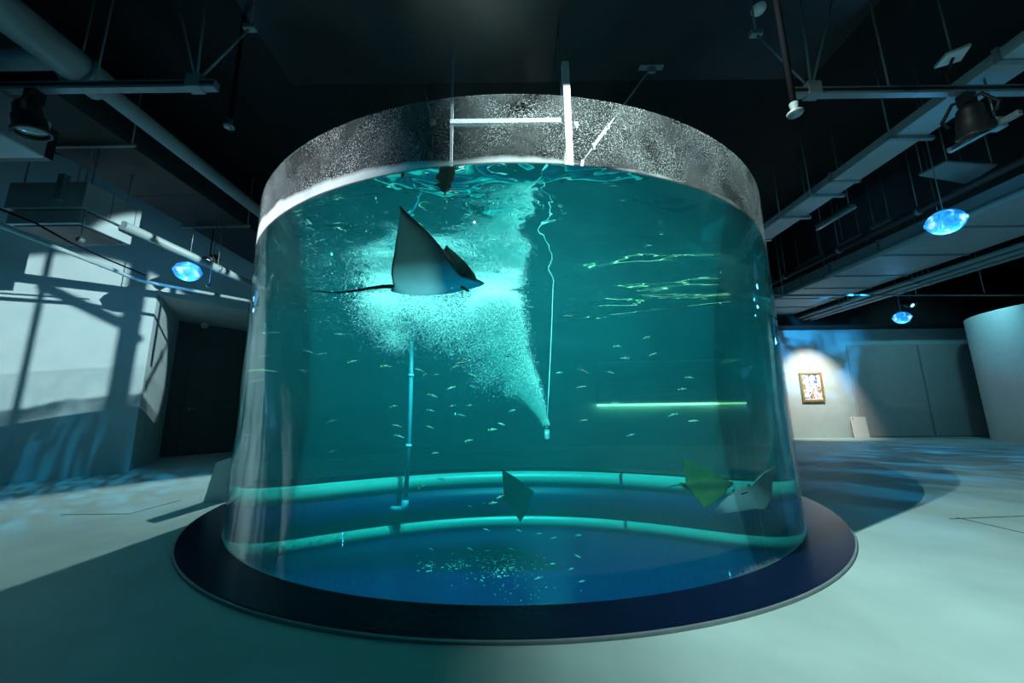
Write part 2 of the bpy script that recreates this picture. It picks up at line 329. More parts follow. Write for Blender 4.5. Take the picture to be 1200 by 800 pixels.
# the left wall runs obliquely; it ends at a tall recess
WO = Vector((-7.82, 6.03, 0)); WU = Vector((0.556, 0.831, 0)); WN = Vector((-0.831, 0.556, 0))
def wp(u, n, z=0): p = WO + WU * u + WN * n; return Vector((p.x, p.y, z))
RECZ = 3.36
bm = bmesh.new(); prism(bm, [wp(-17, 0), wp(1.42, 0), wp(2.43, 2.45), wp(-17, 2.45)], 0, RECZ); struct('wall_left', bm, M['wall'])
bm = bmesh.new(); prism(bm, [wp(-17, 0), wp(7, 0), wp(7, 2.45), wp(-17, 2.45)], RECZ, CEIL); struct('wall_left_upper', bm, M['wall'])
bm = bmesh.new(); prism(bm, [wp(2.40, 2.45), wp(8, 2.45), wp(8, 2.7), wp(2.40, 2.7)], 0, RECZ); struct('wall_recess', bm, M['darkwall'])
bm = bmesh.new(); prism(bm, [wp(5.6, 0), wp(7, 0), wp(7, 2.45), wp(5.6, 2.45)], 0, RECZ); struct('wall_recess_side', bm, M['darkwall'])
# dark door leaf in the recess with a lever
dr = bpy.data.objects.new('door_1', None); COL.objects.link(dr); dr['kind'] = 'structure'
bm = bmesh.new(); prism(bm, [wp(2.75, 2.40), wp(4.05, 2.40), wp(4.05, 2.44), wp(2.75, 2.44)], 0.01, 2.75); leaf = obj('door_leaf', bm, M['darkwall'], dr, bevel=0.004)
hp = wp(2.86, 2.37, 1.15); bm = bmesh.new(); tube(bm, [wp(2.86, 2.40, 1.15), hp], 0.03, 12); tube(bm, [hp, hp + WU * 0.13], 0.012, 8); obj('door_handle', bm, M['galv'], leaf)
# back wall: two big grey sliding leaves on the right
for i, (a, b) in enumerate((((1010, 511), (1095, 511)), ((1097, 511), (1172, 511)))):
    xa = aty(a[0], a[1], 12.7).x; xb = aty(b[0], b[1], 12.7).x
    d = bpy.data.objects.new('door_%d' % (i + 2), None); COL.objects.link(d); d['kind'] = 'structure'
    obj('door_leaf', one(box, xa + 0.012, xb - 0.012, 12.68, 12.76, 0.02, 3.05), M['door'], d, bevel=0.01)
# curved white wall at the right
bm = bmesh.new(); c = Vector((15.75, 9.6, 0)); r = 2.55; n = 48; hz = 3.55
ring = [(c.x + r * math.cos(PI * 0.5 + PI * 1.2 * i / n), c.y + r * math.sin(PI * 0.5 + PI * 1.2 * i / n)) for i in range(n + 1)]
inn = [(c.x + (r - 0.15) * math.cos(PI * 0.5 + PI * 1.2 * i / n), c.y + (r - 0.15) * math.sin(PI * 0.5 + PI * 1.2 * i / n)) for i in range(n + 1)]
rows = [[bm.verts.new((p[0], p[1], z)) for p in L] for L, z in ((ring, 0), (ring, hz), (inn, hz), (inn, 0))]
for A, B in ((0, 1), (1, 2), (2, 3), (3, 0)):
    for i in range(n): f = bm.faces.new((rows[A][i], rows[A][i + 1], rows[B][i + 1], rows[B][i])); f.smooth = A in (0, 2)
struct('wall_curved', bm, M['white'])

# ------------------------------------------------------------------ the tank
tank = thing('aquarium_tank', 'huge round clear acrylic tank of teal water on a black floor ring', 'aquarium', TANK)
SEG = 384
def annulus(bm, r0, r1, z0, z1, n=SEG, a0=0, a1=2 * PI):
    full = abs(a1 - a0 - 2 * PI) < 1e-6; m = n if full else n + 1
    A = [a0 + (a1 - a0) * i / n for i in range(m)]
    R = [[bm.verts.new((TANK.x + r * math.cos(a), TANK.y + r * math.sin(a), z)) for a in A] for r, z in ((r0, z0), (r1, z0), (r1, z1), (r0, z1))]
    for q in range(4):
        for i in range(n):
            j = (i + 1) % m; f = bm.faces.new((R[q][i], R[q][j], R[(q + 1) % 4][j], R[(q + 1) % 4][i])); f.smooth = q in (1, 3)
    if not full:
        bm.faces.new([R[q][0] for q in range(4)]); bm.faces.new([R[q][-1] for q in (3, 2, 1, 0)])
def sharp(o, ang=0.6):
    for e in o.data.edges: pass
bm = bmesh.new(); annulus(bm, R_IN, R_OUT, 0.02, H_R)
for e in bm.edges:
    if len(e.link_faces) == 2 and e.calc_face_angle(0) > 1: e.smooth = False
obj('acrylic_wall', bm, M['acrylic'], tank)
bm = bmesh.new(); annulus(bm, 3.0165, R_RING, 0.0, 0.022, 256)
for e in bm.edges:
    if len(e.link_faces) == 2 and e.calc_face_angle(0) > 1: e.smooth = False
fring = obj('floor_ring', bm, M['stone'], tank)
bm = bmesh.new(); annulus(bm, R_RING + 0.001, R_RING + 0.012, 0.0, 0.018, 256); obj('ring_trim', bm, M['galv'], fring)
bm = bmesh.new(); prism(bm, [(TANK.x + 2.995 * math.cos(2 * PI * i / 192), TANK.y + 2.995 * math.sin(2 * PI * i / 192)) for i in range(192)], Z_F - 0.03, Z_F); obj('tank_floor', bm, M['tankfloor'], tank)
# the sunken lining below floor level: pale foot band, blue wall, pale upper band
def lining(name, r0, z0, z1, m): obj(name, one(annulus, r0, 2.999, z0, z1, 192), m, tank)
lining('foot_band', 2.955, Z_F + 0.001, -0.69, M['kerb']); lining('blue_lining', 2.968, -0.689, -0.23, M['tankfloor']); lining('upper_band', 2.96, -0.229, -0.02, M['kerb'])

# the water: one closed body; its top face is gently rippled
bm = bmesh.new(); lay = bm.faces.layers.float.new('top')
def wave(x, y, r):
    e = min(1.0, (R_W - r) / 0.3)
    return e * (0.010 * math.sin(2.3 * x + 3.1 * y) + 0.008 * math.sin(-4.1 * x + 2.2 * y + 1) + 0.006 * math.sin(5.5 * y + 1.7 * x + 2) + 0.004 * math.sin(9.1 * x - 6.2 * y))
NR, NA = 56, 192
rings = [[bm.verts.new((r * math.cos(2 * PI * j / NA), r * math.sin(2 * PI * j / NA), H_W + wave(r * math.cos(2 * PI * j / NA), r * math.sin(2 * PI * j / NA), r))) for j in range(NA)] for r in [R_W * (i + 1) / NR for i in range(NR)]]
cv = bm.verts.new((0, 0, H_W))
for j in range(NA): f = bm.faces.new((cv, rings[0][j], rings[0][(j + 1) % NA])); f[lay] = 1; f.smooth = True
for a, b in zip(rings, rings[1:]):
    for j in range(NA): f = bm.faces.new((a[j], b[j], b[(j + 1) % NA], a[(j + 1) % NA])); f[lay] = 1; f.smooth = True
R0 = [[bm.verts.new((R_W * math.cos(2 * PI * j / SEG), R_W * math.sin(2 * PI * j / SEG), z)) for j in range(SEG)] for z in (Z_F - 0.05, H_W)]
for j in range(SEG): f = bm.faces.new((R0[0][j], R0[0][(j + 1) % SEG], R0[1][(j + 1) % SEG], R0[1][j])); f.smooth = True
bt = [bm.verts.new(v.co) for v in R0[0]]; bm.faces.new(bt[::-1])
wat = obj('water', bm, M['water'], normals=False); wat.location = TANK
tag(wat, 'clear teal water filling the round acrylic tank', 'water', kind='stuff')

# ------------------------------------------------------------------ steel frame hung over the tank
YF = 3.9
def ext(p, q, z): p, q = Vector(p), Vector(q); return p + (q - p) * ((z - p.z) / (q.z - p.z))
pr_ = aty(662, 75, YF); pl_ = aty(531, 66, YF)
fr_ = thing('hoist_gantry', 'white steel frame hanging from the black ceiling over the tank', 'frame', (pr_.x, YF, 3.0))
bm = bmesh.new(); bar(bm, (pr_.x, YF, 2.9), (pr_.x, YF, pr_.z), 0.085, 0.085); obj('post', bm, M['white'], fr_, bevel=0.006)
bm = bmesh.new(); bar(bm, (pl_.x, YF, 2.9), (pl_.x, YF, pl_.z + 0.05), 0.03, 0.03); obj('post', bm, M['galv'], fr_)
cb = aty(600, 143, YF).z
bm = bmesh.new(); bar(bm, (pl_.x - 0.02, YF, cb), (pr_.x + 0.02, YF, cb), 0.055, 0.06); obj('crossbar', bm, M['white'], fr_, bevel=0.005)
bm = bmesh.new(); lathe(bm, [(0.0, 0), (0.035, 0), (0.035, 0.08), (0, 0.08)], (pr_.x + 0.04, YF, cb - 0.05), 12, axis=(1, 0, 0)); obj('end_knob', bm, M['white'], fr_)
for x, z in ((pr_.x - 0.06, pr_.z), (pl_.x, pl_.z)):
    bm = bmesh.new(); tube(bm, [(x, YF, z - (1.9 if x > 0 else 0)), (x, YF, CEIL)], 0.008, 6); obj('hanger_cable', bm, M['galv'], fr_)
br_ = atz(763, 79, CEIL - 0.02); ft = Vector((aty(683, 188, YF).x, YF, aty(683, 188, YF).z))
bm = bmesh.new(); tube(bm, [ft, br_], 0.010, 6); sc_ = obj('stay_cable', bm, M['white'], fr_)
t0, t1 = ft.lerp(br_, 0.13), ft.lerp(br_, 0.33)
bm = bmesh.new(); tube(bm, [t0 + Vector((0, 0, 0.02)), t1 + Vector((0, 0, 0.02))], 0.008, 6); tube(bm, [t0 - Vector((0, 0, 0.02)), t1 - Vector((0, 0, 0.02))], 0.008, 6); lathe(bm, [(0, -.03), (.025, -.03), (.025, .03), (0, .03)], t0, 8); lathe(bm, [(0, -.03), (.025, -.03), (.025, .03), (0, .03)], t1, 8); obj('turnbuckle', bm, M['white'], sc_)
bm = bmesh.new(); box(bm, br_.x - 0.16, br_.x + 0.16, br_.y - 0.04, br_.y + 0.04, CEIL - 0.025, CEIL - 0.02 + 0.02); box(bm, br_.x - 0.05, br_.x + 0.05, br_.y - 0.02, br_.y + 0.02, CEIL - 0.1, CEIL - 0.02); obj('ceiling_bracket', bm, M['galv'], fr_)
bm = bmesh.new(); bar(bm, (pr_.x, YF, 3.0), ft, 0.03, 0.03); obj('stay_foot', bm, M['white'], fr_)
# brace rods behind it
a, b = aty(472, 0, 4.6), aty(499, 110, 4.6); top = ext(b, a, CEIL) if ext(b, a, CEIL).z > 0 else a
rd = thing('brace_rod', 'thin bright steel rod slanting down from the ceiling behind the tank rim', 'rod', (b.x, b.y, b.z))
bm = bmesh.new(); tube(bm, [b + (b - a).normalized() * 0.5, top], 0.013, 8); obj('rod', bm, M['galv'], rd)
bm = bmesh.new(); lathe(bm, [(0, 0), (.04, 0), (.04, .1), (0, .1)], b + (b - a).normalized() * 0.5, 10); obj('end_clamp', bm, M['gold'], rd)
dp = aty(508, 60, 4.9)
dpo = thing('drop_pipe', 'black pipe hanging from the ceiling beside the bright slanting rod', 'pipe', (dp.x, dp.y, 3.6))
bm = bmesh.new(); tube(bm, [(dp.x, dp.y, 3.6), (dp.x, dp.y, CEIL)], 0.03, 10); obj('pipe', bm, M['black'], dpo); bm = bmesh.new(); lathe(bm, [(0, 0), (.09, 0), (.09, .03), (0, .03)], (dp.x, dp.y, CEIL - 0.03), 16); obj('flange', bm, M['black'], dpo)

# ------------------------------------------------------------------ lighting bars left and right of the tank
def lighting_bar(x0, x1, y, vx, tops, brace, label, rods):
    t = thing('lighting_bar', label, 'bar', (vx, y, 4.2))
    o = bmesh.new(); bar(o, (x0, y, 4.2), (x1, y, 4.2), 0.075, 0.085); obj('channel', o, M['galv'], t, bevel=0.006)
    o = bmesh.new(); bar(o, (x0, y - 0.04, 4.2), (x1, y - 0.04, 4.2), 0.012, 0.03); obj('channel_lip', o, M['black'], t)
    for tp in tops: o = bmesh.new(); tube(o, [(vx, y, 4.24), tp], 0.011, 8); obj('hanger_rod', o, M['galv'], t)
    o = bmesh.new(); tube(o, [(vx, y, 4.24), brace], 0.011, 8); obj('brace', o, M['galv'], t)
    o = bmesh.new(); box(o, brace[0] - 0.06, brace[0] + 0.06, brace[1] - 0.03, brace[1] + 0.03, brace[2] - 0.02, brace[2] + 0.03); tube(o, [brace, (brace[0], brace[1], CEIL)], 0.01, 6); obj('brace_clamp', o, M['galv'], t)
    o = bmesh.new(); box(o, vx - 0.07, vx + 0.07, y - 0.055, y + 0.055, 4.15, 4.30); obj('clamp', o, M['galv'], t, bevel=0.008)
    for x in rods: o = bmesh.new(); tube(o, [(x, y, 4.2), (x, y, CEIL)], 0.009, 6); obj('hanger_rod', o, M['galv'], t)
    return t
yl, yr = 3.22, 3.40
vb = Vector((atz(228, 93, 4.25).x, yl, 4.25)); tl1 = ext(vb, aty(208, 0, yl), CEIL); tl2 = ext(vb, aty(241, 0, yl), CEIL); bl_ = aty(293, 33, yl)
lighting_bar(-7.5, -2.89, yl, vb.x, (tl1, tl2), bl_, 'grey channel bar hung by rods, left of the tank', (-4.1, -6.0))
vb = Vector((atz(957, 97, 4.25).x, yr, 4.25)); tr1 = ext(vb, aty(938, 0, yr), CEIL); tr2 = ext(vb, aty(975, 0, yr), CEIL); br2 = aty(886, 40, yr)
lighting_bar(2.93, 8.0, yr, vb.x, (tr1, tr2), br2, 'grey channel bar hung by rods, right of the tank', (3.95, 6.6))

def stage_light(p, aim, label, top):
    p = Vector(p); d = (Vector(aim) - p).normalized(); K = 0.8
    t = thing('stage_light', label, 'spotlight', p)
    o = bmesh.new(); lathe(o, [(K * u, K * v) for u, v in [(0, -0.20), (0.08, -0.20), (0.12, -0.14), (0.13, -0.02), (0.145, 0.0), (0.15, 0.16), (0.17, 0.17), (0.17, 0.20), (0.14, 0.20), (0.14, 0.15)]], p, 28, axis=d); hs = obj('housing', o, M['black'], t)
    o = bmesh.new(); lathe(o, [(K * u, K * v) for u, v in [(0, 0.175), (0.07, 0.17), (0.139, 0.15)]], p, 28, axis=d); obj('lens', o, M['lens'], hs)
    s = d.cross(Vector((0, 0, 1))).normalized()
    o = bmesh.new(); tube(o, [p + s * 0.15, p + s * 0.19 + Vector((0, 0, 0.08)), p + s * 0.1 + Vector((0, 0, 0.24)), p - s * 0.1 + Vector((0, 0, 0.24)), p - s * 0.19 + Vector((0, 0, 0.08)), p - s * 0.15], 0.018, 8); obj('yoke', o, M['black'], t)
    o = bmesh.new(); tube(o, [p + Vector((0, 0, 0.22)), (p.x, p.y, top)], 0.025, 8); box(o, p.x - 0.05, p.x + 0.05, p.y - 0.05, p.y + 0.05, top - 0.12, top); obj('clamp', o, M['black'], t)
    return t
pR = atz(1128, 147, 3.86); pL = atz(24, 132, 3.86)
stage_light((pR.x, yr, pR.z), (pR.x + 0.3, yr + 0.25, 2.6), 'black stage spotlight clamped under the grey bar right of the tank', 4.155)
stage_light((pL.x, yl, pL.z), (pL.x + 0.25, yl + 0.2, 2.6), 'black stage spotlight clamped under the grey bar left of the tank', 4.155)
# short track with a bright clamp under the right spotlight
a, b = atz(1112, 177, 3.8), atz(1196, 131, 3.8)
t = thing('track_rail', 'short grey rail hanging on a rod behind the right stage spotlight', 'rail', a)
bm = bmesh.new(); bar(bm, a, b, 0.05, 0.05); obj('rail', bm, M['galv'], t)
c = a.lerp(b, 0.70); bm = bmesh.new(); tube(bm, [c, (c.x, c.y, 4.345)], 0.01, 6); obj('hanger_rod', bm, M['galv'], t)
bm = bmesh.new(); box(bm, c.x - .05, c.x + .05, c.y - .05, c.y + .05, c.z - .05, c.z + .06); obj('clamp', bm, M['galv'], t, bevel=0.01)
# flat white aerial panel on the right bar
q = [atz(x, y, 4.55) for x, y in ((1094.5, 81), (1109, 65), (1139, 53), (1126, 72))]; c = sum(q, Vector()) / 4
t = thing('aerial_panel', 'flat white square panel on a stem above the right grey bar', 'panel', c)
bm = bmesh.new(); prism(bm, q, 4.55, 4.585); obj('plate', bm, M['white'], t, bevel=0.008)
bm = bmesh.new(); tube(bm, [(c.x - 0.05, yr, 4.244), (c.x - 0.05, yr, 4.40), (c.x, c.y, 4.55)], 0.014, 8); obj('stem', bm, M['black'], t)
bm = bmesh.new(); tube(bm, [(c.x, c.y, 4.58), (c.x, c.y, CEIL)], 0.009, 6); obj('hanger_rod', bm, M['galv'], t)
# big suspended board, with rods
q = [atz(x, y, 4.6) for x, y in ((1077, 206), (1109, 190), (1168, 194), (1134, 216))]; c = sum(q, Vector()) / 4
t = thing('hanging_board', 'thin square grey board hanging flat beyond the right stage spotlight', 'board', c)
bm = bmesh.new(); prism(bm, q, 4.6, 4.63); obj('board', bm, M['duct'], t)
for v in q: bm = bmesh.new(); w = v.lerp(c, 0.1); tube(bm, [(w.x, w.y, 4.62), (w.x, w.y, CEIL)], 0.008, 6); obj('hanger_rod', bm, M['galv'], t)

# ------------------------------------------------------------------ ducts, trays and pipes
def flat_duct(name, label, cat, x0, x1, y0, y1, z0, z1, m, seams, rods):
    t = thing(name, label, cat, ((x0 + x1) / 2, y0, z0)); ys = [y0] + seams + [y1]
    for a, b in zip(ys, ys[1:]): obj('duct_section', one(box, x0, x1, a + 0.008, b - 0.008, z0, z1), m, t, bevel=0.008)
    for y in seams: obj('seam_strip', one(box, x0 - 0.02, x1 + 0.02, y - 0.025, y + 0.025, z0 - 0.02, z1 + 0.02), M['galv'], t)
    for y in rods:
        for x in (x0 - 0.05, x1 + 0.05): bm = bmesh.new(); tube(bm, [(x, y, z0 - 0.04), (x, y, CEIL)], 0.009, 6); obj('hanger_rod', bm, M['galv'], t)
        obj('support_bar', one(box, x0 - 0.08, x1 + 0.08, y - 0.025, y + 0.025, z0 - 0.05, z0 - 0.004), M['galv'], t)
    return t
flat_duct('cable_duct', 'long narrow pale duct crossing behind the right stage spotlight', 'duct', 4.86, 5.27, 1.2, 11.8, 4.35, 4.47, M['duct'], [3.2, 5.2, 7.2, 9.2], [4.25, 5.55, 6.25, 8.0])
flat_duct('air_duct', 'very wide pale air duct running along the ceiling at the far right', 'duct', 7.45, 9.2, 4.4, 12.3, 3.98, 4.30, M['duct'], [6.0, 7.2, 8.4, 9.3, 10.2, 11.1], [])
def pipe_thing(name, label, pts, r, m, clamps=(), group=None, top=CEIL):
    t = thing(name, label, 'pipe', pts[0], group)
    bm = bmesh.new(); tube(bm, pts, r, 16); obj('pipe', bm, m, t)
    P0, P1 = Vector(pts[0]), Vector(pts[-1]); rr = r if not isinstance(r, (list, tuple)) else max(r)
    for f in clamps:
        c = P0.lerp(P1, f); d = (P1 - P0).normalized(); bm = bmesh.new(); lathe(bm, [(rr * 1.0, -0.03), (rr * 1.18, -0.03), (rr * 1.18, 0.03), (rr * 1.0, 0.03)], c, 16, axis=d); tube(bm, [c + Vector((0, 0, rr)), (c.x, c.y, top)], 0.009, 6); obj('pipe_hanger', bm, M['galv'], t)
    return t
for i, (x, z) in enumerate(((9.32, 3.86), (9.45, 3.80), (9.58, 3.86), (9.72, 3.80))):
    pipe_thing('conduit_pipe', 'grey pipe by the wide air duct, ' + ('nearest to the duct of the four', 'second from the duct of the four', 'third from the duct of the four', 'outermost of the four')[i], [(x, 4.4, z), (x, 12.4, z)], 0.05, M['pvc'], (0.25, 0.5, 0.75), 'pipes beside the wide air duct')
pipe_thing('edge_pipe', 'grey pipe along the inner edge of the wide air duct', [(7.33, 4.4, 3.98), (7.33, 12.4, 3.98)], 0.055, M['pvc'], (0.2, 0.5, 0.8))
pipe_thing('upper_pipe', 'dark pipe above the wide air duct, right of the tank', [(7.0, 4.4, 4.28), (7.0, 12.4, 4.28)], 0.06, M['darkduct'], (0.2, 0.4, 0.6, 0.8))
pipe_thing('cross_conduit', 'thin conduit crossing level below the wide air duct', [(5.6, 8.9, 3.70), (14.5, 9.2, 3.70)], 0.025, M['galv'], (0.12, 0.5, 0.7))
pipe_thing('insulated_pipe', 'long thick insulated pipe crossing the ceiling left of the tank', [(-4.54, 0.8, 4.6), (-4.54, 3.62, 4.6), (-4.545, 3.66, 4.6), (-4.56, 9.5, 4.6)], [0.17, 0.17, 0.095, 0.085], M['pvc'], (0.30,))
pipe_thing('side_pipe', 'level grey pipe meeting the thick insulated pipe above the left bar', [(-8, 3.42, 4.75), (-4.74, 3.42, 4.75)], 0.10, M['pvc'], (0.3,))
pipe_thing('low_pipe', 'blue-lit grey pipe running behind the left glass lamp', [(-5.42, 4.9, 3.62), (-5.25, 9.2, 3.62)], 0.065, M['pvc'], (0.38, 0.62), top=4.495)
w0, w1, w2 = atz(0, 264, 3.2), atz(165, 329, 3.2), atz(300, 354, 3.2)
pipe_thing('long_conduit', 'thin grey conduit running along in front of the left wall', [w0 + (w0 - w1), w0, w1, w2], 0.028, M['pvc'], (0.45, 0.8), top=4.49)
cp = [atz(-30, 243, 3.3), atz(35, 268, 3.24), atz(72, 288, 3.22), atz(120, 309, 3.22), atz(165, 327, 3.23)]
cp = [p + Vector((0.06, 0, 0.07)) for p in cp]
cb_ = obj('sagging_cable', one(tube, cp, 0.012, 6), M['cable']); tag(cb_, 'black cable sagging along the thin conduit at the left wall', 'cable')
t = thing('dark_duct', 'dark square duct under the ceiling between the insulated pipe and left wall', 'duct', (-5.5, 3.6, 4.5))
for a, b in ((3.6, 5.6), (5.6, 7.6), (7.6, 9.8)): obj('duct_section', one(box, -6.1, -5.0, a + .006, b - .006, 4.5, 5.0), M['darkduct'], t)
for y in (4.4, 6.6, 8.8):
    for x in (-6.15, -4.95): obj('hanger_rod', one(tube, [(x, y, 4.47), (x, y, CEIL)], 0.009, 6), M['galv'], t)
    obj('support_bar', one(box, -6.2, -4.9, y - .02, y + .02, 4.46, 4.496), M['galv'], t)
# air units at the left
t = thing('air_handler', 'pale grey air unit at the left edge above the striped unit', 'air unit', (-5.6, 2.2, 3.72))
obj('casing', one(box, -6.4, -4.98, 1.2, 3.62, 3.72, 4.15), M['duct'], t, bevel=0.02); obj('end_flange', one(box, -6.36, -5.02, 3.63, 3.72, 3.76, 4.11), M['black'], t)
for x in (-6.3, -5.05): obj('hanger_rod', one(tube, [(x, 2.7, 3.8), (x, 2.7, CEIL)], 0.01, 6), M['galv'], t)
A1, A2 = atz(97, 261, 3.42), atz(150, 287, 3.42)
ux = (A1.x + A2.x) / 2
t = thing('ceiling_air_unit', 'boxy two-tier air unit hanging before the left wall, lit in stripes', 'air unit', (ux, A1.y, 3.42))
obj('lower_casing', one(box, ux - 0.95, ux, A1.y, A2.y, 3.42, 3.60), M['duct'], t, bevel=0.012); obj('intake_grille', one(box, ux - 0.9, ux - 0.05, A1.y + 0.05, A2.y - 0.05, 3.405, 3.43), M['black'], t)
obj('upper_casing', one(box, ux - 0.98, ux + 0.03, A1.y - 0.03, A2.y + 0.05, 3.62, 3.98), M['duct'], t, bevel=0.012)
for y in (A1.y + 0.3, A1.y + 0.62): obj('casing_seam', one(box, ux + 0.028, ux + 0.036, y - 0.006, y + 0.006, 3.63, 3.97), M['galv'], t)
obj('side_bracket', one(box, ux - 0.28, ux - 0.20, A1.y - 0.1, A1.y - 0.03, 3.7, 4.05), M['galv'], t)
for x in (ux - 0.9, ux - 0.1):
    for y in (A1.y + 0.05, A2.y - 0.05): obj('hanger_rod', one(tube, [(x, y, 3.97), (x, y, CEIL)], 0.01, 6), M['galv'], t)
# linear fittings in the dark at the right
for i, ((ax, ay), (bx, by), lab) in enumerate((((956, 266), (1003, 241), 'long bluish linear fitting nearest the narrow pale duct'), ((1022, 267), (1045, 256), 'short bluish linear fitting left of the near glass lamp'), ((986, 287), (1010, 275), 'dim linear fitting between the two brighter linear fittings and cross conduit'), ((932, 315), (967, 299), 'dim linear fitting close beside the tank edge'))):
    a, b = atz(ax, ay, 4.55), atz(bx, by, 4.55); xm = (a.x + b.x) / 2; a.x = b.x = xm
    t = thing('linear_fitting', lab, 'light fitting', a)
    bm = bmesh.new(); bar(bm, a, b, 0.10, 0.07); obj('housing', bm, M['galv'], t, bevel=0.008); bm = bmesh.new(); bar(bm, a + Vector((0, .03, -.045)), b + Vector((0, -.03, -.045)), 0.06, 0.02); obj('diffuser', bm, M['lens'], t)
    for f in (0.1, 0.9): w = a.lerp(b, f); obj('hanger_rod', one(tube, [w, (w.x, w.y, CEIL)], 0.008, 6), M['galv'], t)
# small ceiling things
c = atz(889, 12, CEIL - 0.05); t = thing('smoke_detector', 'small round white detector on the black ceiling', 'detector', c)
obj('body', one(lambda bm: lathe(bm, [(0, -0.03), (0.05, -0.03), (0.075, 0.0), (0.075, 0.03), (0.09, 0.035), (0.09, 0.05), (0, 0.05)], c, 20)), M['white'], t)
for (px, py, y, lab) in ((931, 128, 2.5, 'black drop pipe with bright nozzle at the end of the right grey bar'), (269, 145, 3.6, 'black drop pipe with bright nozzle at the end of the left grey bar')):
    c = aty(px, py, y); t = thing('sprinkler', lab, 'sprinkler', c)
    obj('drop_pipe', one(tube, [c + Vector((0, 0, 0.05)), (c.x, c.y, CEIL)], 0.022, 8), M['cable'], t)
    obj('nozzle', one(lambda bm: lathe(bm, [(0, -0.05), (0.05, -0.045), (0.055, -0.03), (0.02, -0.02), (0.03, 0.05), (0, 0.06)], c, 14)), M['galv'], t)

# ------------------------------------------------------------------ hanging glass dishes, glow put into their material, with blue projectors
def glass_dish(px, py, z, label, r=0.19, top=CEIL):
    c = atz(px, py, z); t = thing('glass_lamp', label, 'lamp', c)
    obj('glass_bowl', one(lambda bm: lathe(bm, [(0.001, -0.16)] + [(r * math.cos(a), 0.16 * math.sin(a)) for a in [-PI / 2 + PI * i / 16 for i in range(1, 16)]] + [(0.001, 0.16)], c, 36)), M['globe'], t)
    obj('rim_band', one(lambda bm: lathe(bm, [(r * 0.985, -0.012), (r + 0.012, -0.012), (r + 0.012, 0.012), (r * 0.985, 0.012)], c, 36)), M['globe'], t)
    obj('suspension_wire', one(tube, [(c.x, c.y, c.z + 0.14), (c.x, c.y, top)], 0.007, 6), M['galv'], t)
    l = point('lamp_glass', c + Vector((0, 0, -0.3)), 12, (0.1, 0.5, 1.0), 0.05); return c  # added point below the dish stands in for the light it scatters
g1 = glass_dish(220, 318, 3.4, 'glowing blue flattened glass lamp hanging at the left wall', top=4.495)
g2 = glass_dish(1108, 260, 3.4, 'glowing blue flattened glass lamp hanging largest, under the wide air duct')
g3 = glass_dish(1057, 372, 3.4, 'glowing blue flattened glass lamp hanging small before the grey doors')
for (px, py, z, lab) in ((245, 306, 3.80, 'small blue projector beside the left glass lamp'), (1067, 357, 3.75, 'small blue projector just above the far glass lamp')):
    c = atz(px, py, z); t = thing('blue_projector', lab, 'projector', c); d = Vector((0.1, -0.7, -0.5)).normalized()
    obj('housing', one(lambda bm: lathe(bm, [(0, -0.2), (0.09, -0.2), (0.11, 0.08), (0.095, 0.08), (0.095, 0.05)], c, 20, axis=d)), M['black'], t)
    obj('lens', one(lambda bm: lathe(bm, [(0, 0.06), (0.05, 0.058), (0.051, 0.04)], c, 20, axis=d)), M['ledblue'], t)
    obj('hanger_rod', one(tube, [c, (c.x, c.y, CEIL if px > 600 else 4.45)], 0.012, 6), M['black'], t)

# ------------------------------------------------------------------ on the walls and floor
pc = aty(951.5, 453.5, 12.72); pw, ph = 0.74, 0.98
t = thing('painting', 'small colourful painting in a gilt frame on the lit back wall', 'painting', (pc.x, 12.74, pc.z))
for nm, b in (('frame_side', (-pw / 2, -pw / 2 + .07, -ph / 2, ph / 2)), ('frame_side', (pw / 2 - .07, pw / 2, -ph / 2, ph / 2)), ('frame_rail', (-pw / 2 + .07, pw / 2 - .07, ph / 2 - .07, ph / 2)), ('frame_rail', (-pw / 2 + .07, pw / 2 - .07, -ph / 2, -ph / 2 + .07))):
    obj(nm, one(box, pc.x + b[0], pc.x + b[1], 12.69, 12.748, pc.z + b[2], pc.z + b[3]), M['gold'], t, bevel=0.01)
obj('canvas', one(box, pc.x - pw / 2 + .07, pc.x + pw / 2 - .07, 12.72, 12.745, pc.z - ph / 2 + .07, pc.z + ph / 2 - .07), M['canvas'], t)
a = aty(1005, 511, 12.5); b = aty(1023, 511, 12.5)
t = thing('white_board', 'small blank white board standing against the back wall by the grey doors', 'board', (a.x, 12.55, 0))
bm = bmesh.new(); bar(bm, ((a.x + b.x) / 2, 12.62, 0.0), ((a.x + b.x) / 2, 12.66, 0.66), b.x - a.x, 0.03); obj('panel', bm, M['white'], t, bevel=0.005)
obj('screw', one(lambda bm: lathe(bm, [(0, 0), (0.015, 0), (0.015, 0.02), (0, 0.02)], (a.x + 0.06, 12.65, 0.61), 8, axis=(0, -1, 0))), M['black'], t)
t = thing('lit_wall_panel', 'upright grey wall panel with a glowing foot strip, seen through the right of the tank', 'panel', (1.6, 12.7, 1.1))
obj('panel', one(box, 1.28, 1.95, 12.68, 12.745, 1.16, 2.30), M['galv'], t, bevel=0.01); obj('top_rail', one(box, 1.26, 1.97, 12.62, 12.745, 2.30, 2.36), M['white'], t, bevel=0.008)
obj('light_strip', one(box, 1.28, 1.95, 12.64, 12.745, 1.10, 1.145), M['strip'], t)
s0 = atz(259, 588, 0) + Vector((-0.10, 0, 0))
t = thing('info_stand', 'small white wedge-shaped stand on the floor behind the left tank edge', 'stand', s0)
bm = bmesh.new(); P = [(-0.11, 0), (0.16, 0), (0.16, 0.50), (-0.02, 0.44)]; A = [bm.verts.new((s0.x + p[0], s0.y - 0.0, p[1])) for p in P]; B = [bm.verts.new((s0.x + p[0], s0.y + 0.35, p[1])) for p in P]
bm.faces.new(A); bm.faces.new(B[::-1])
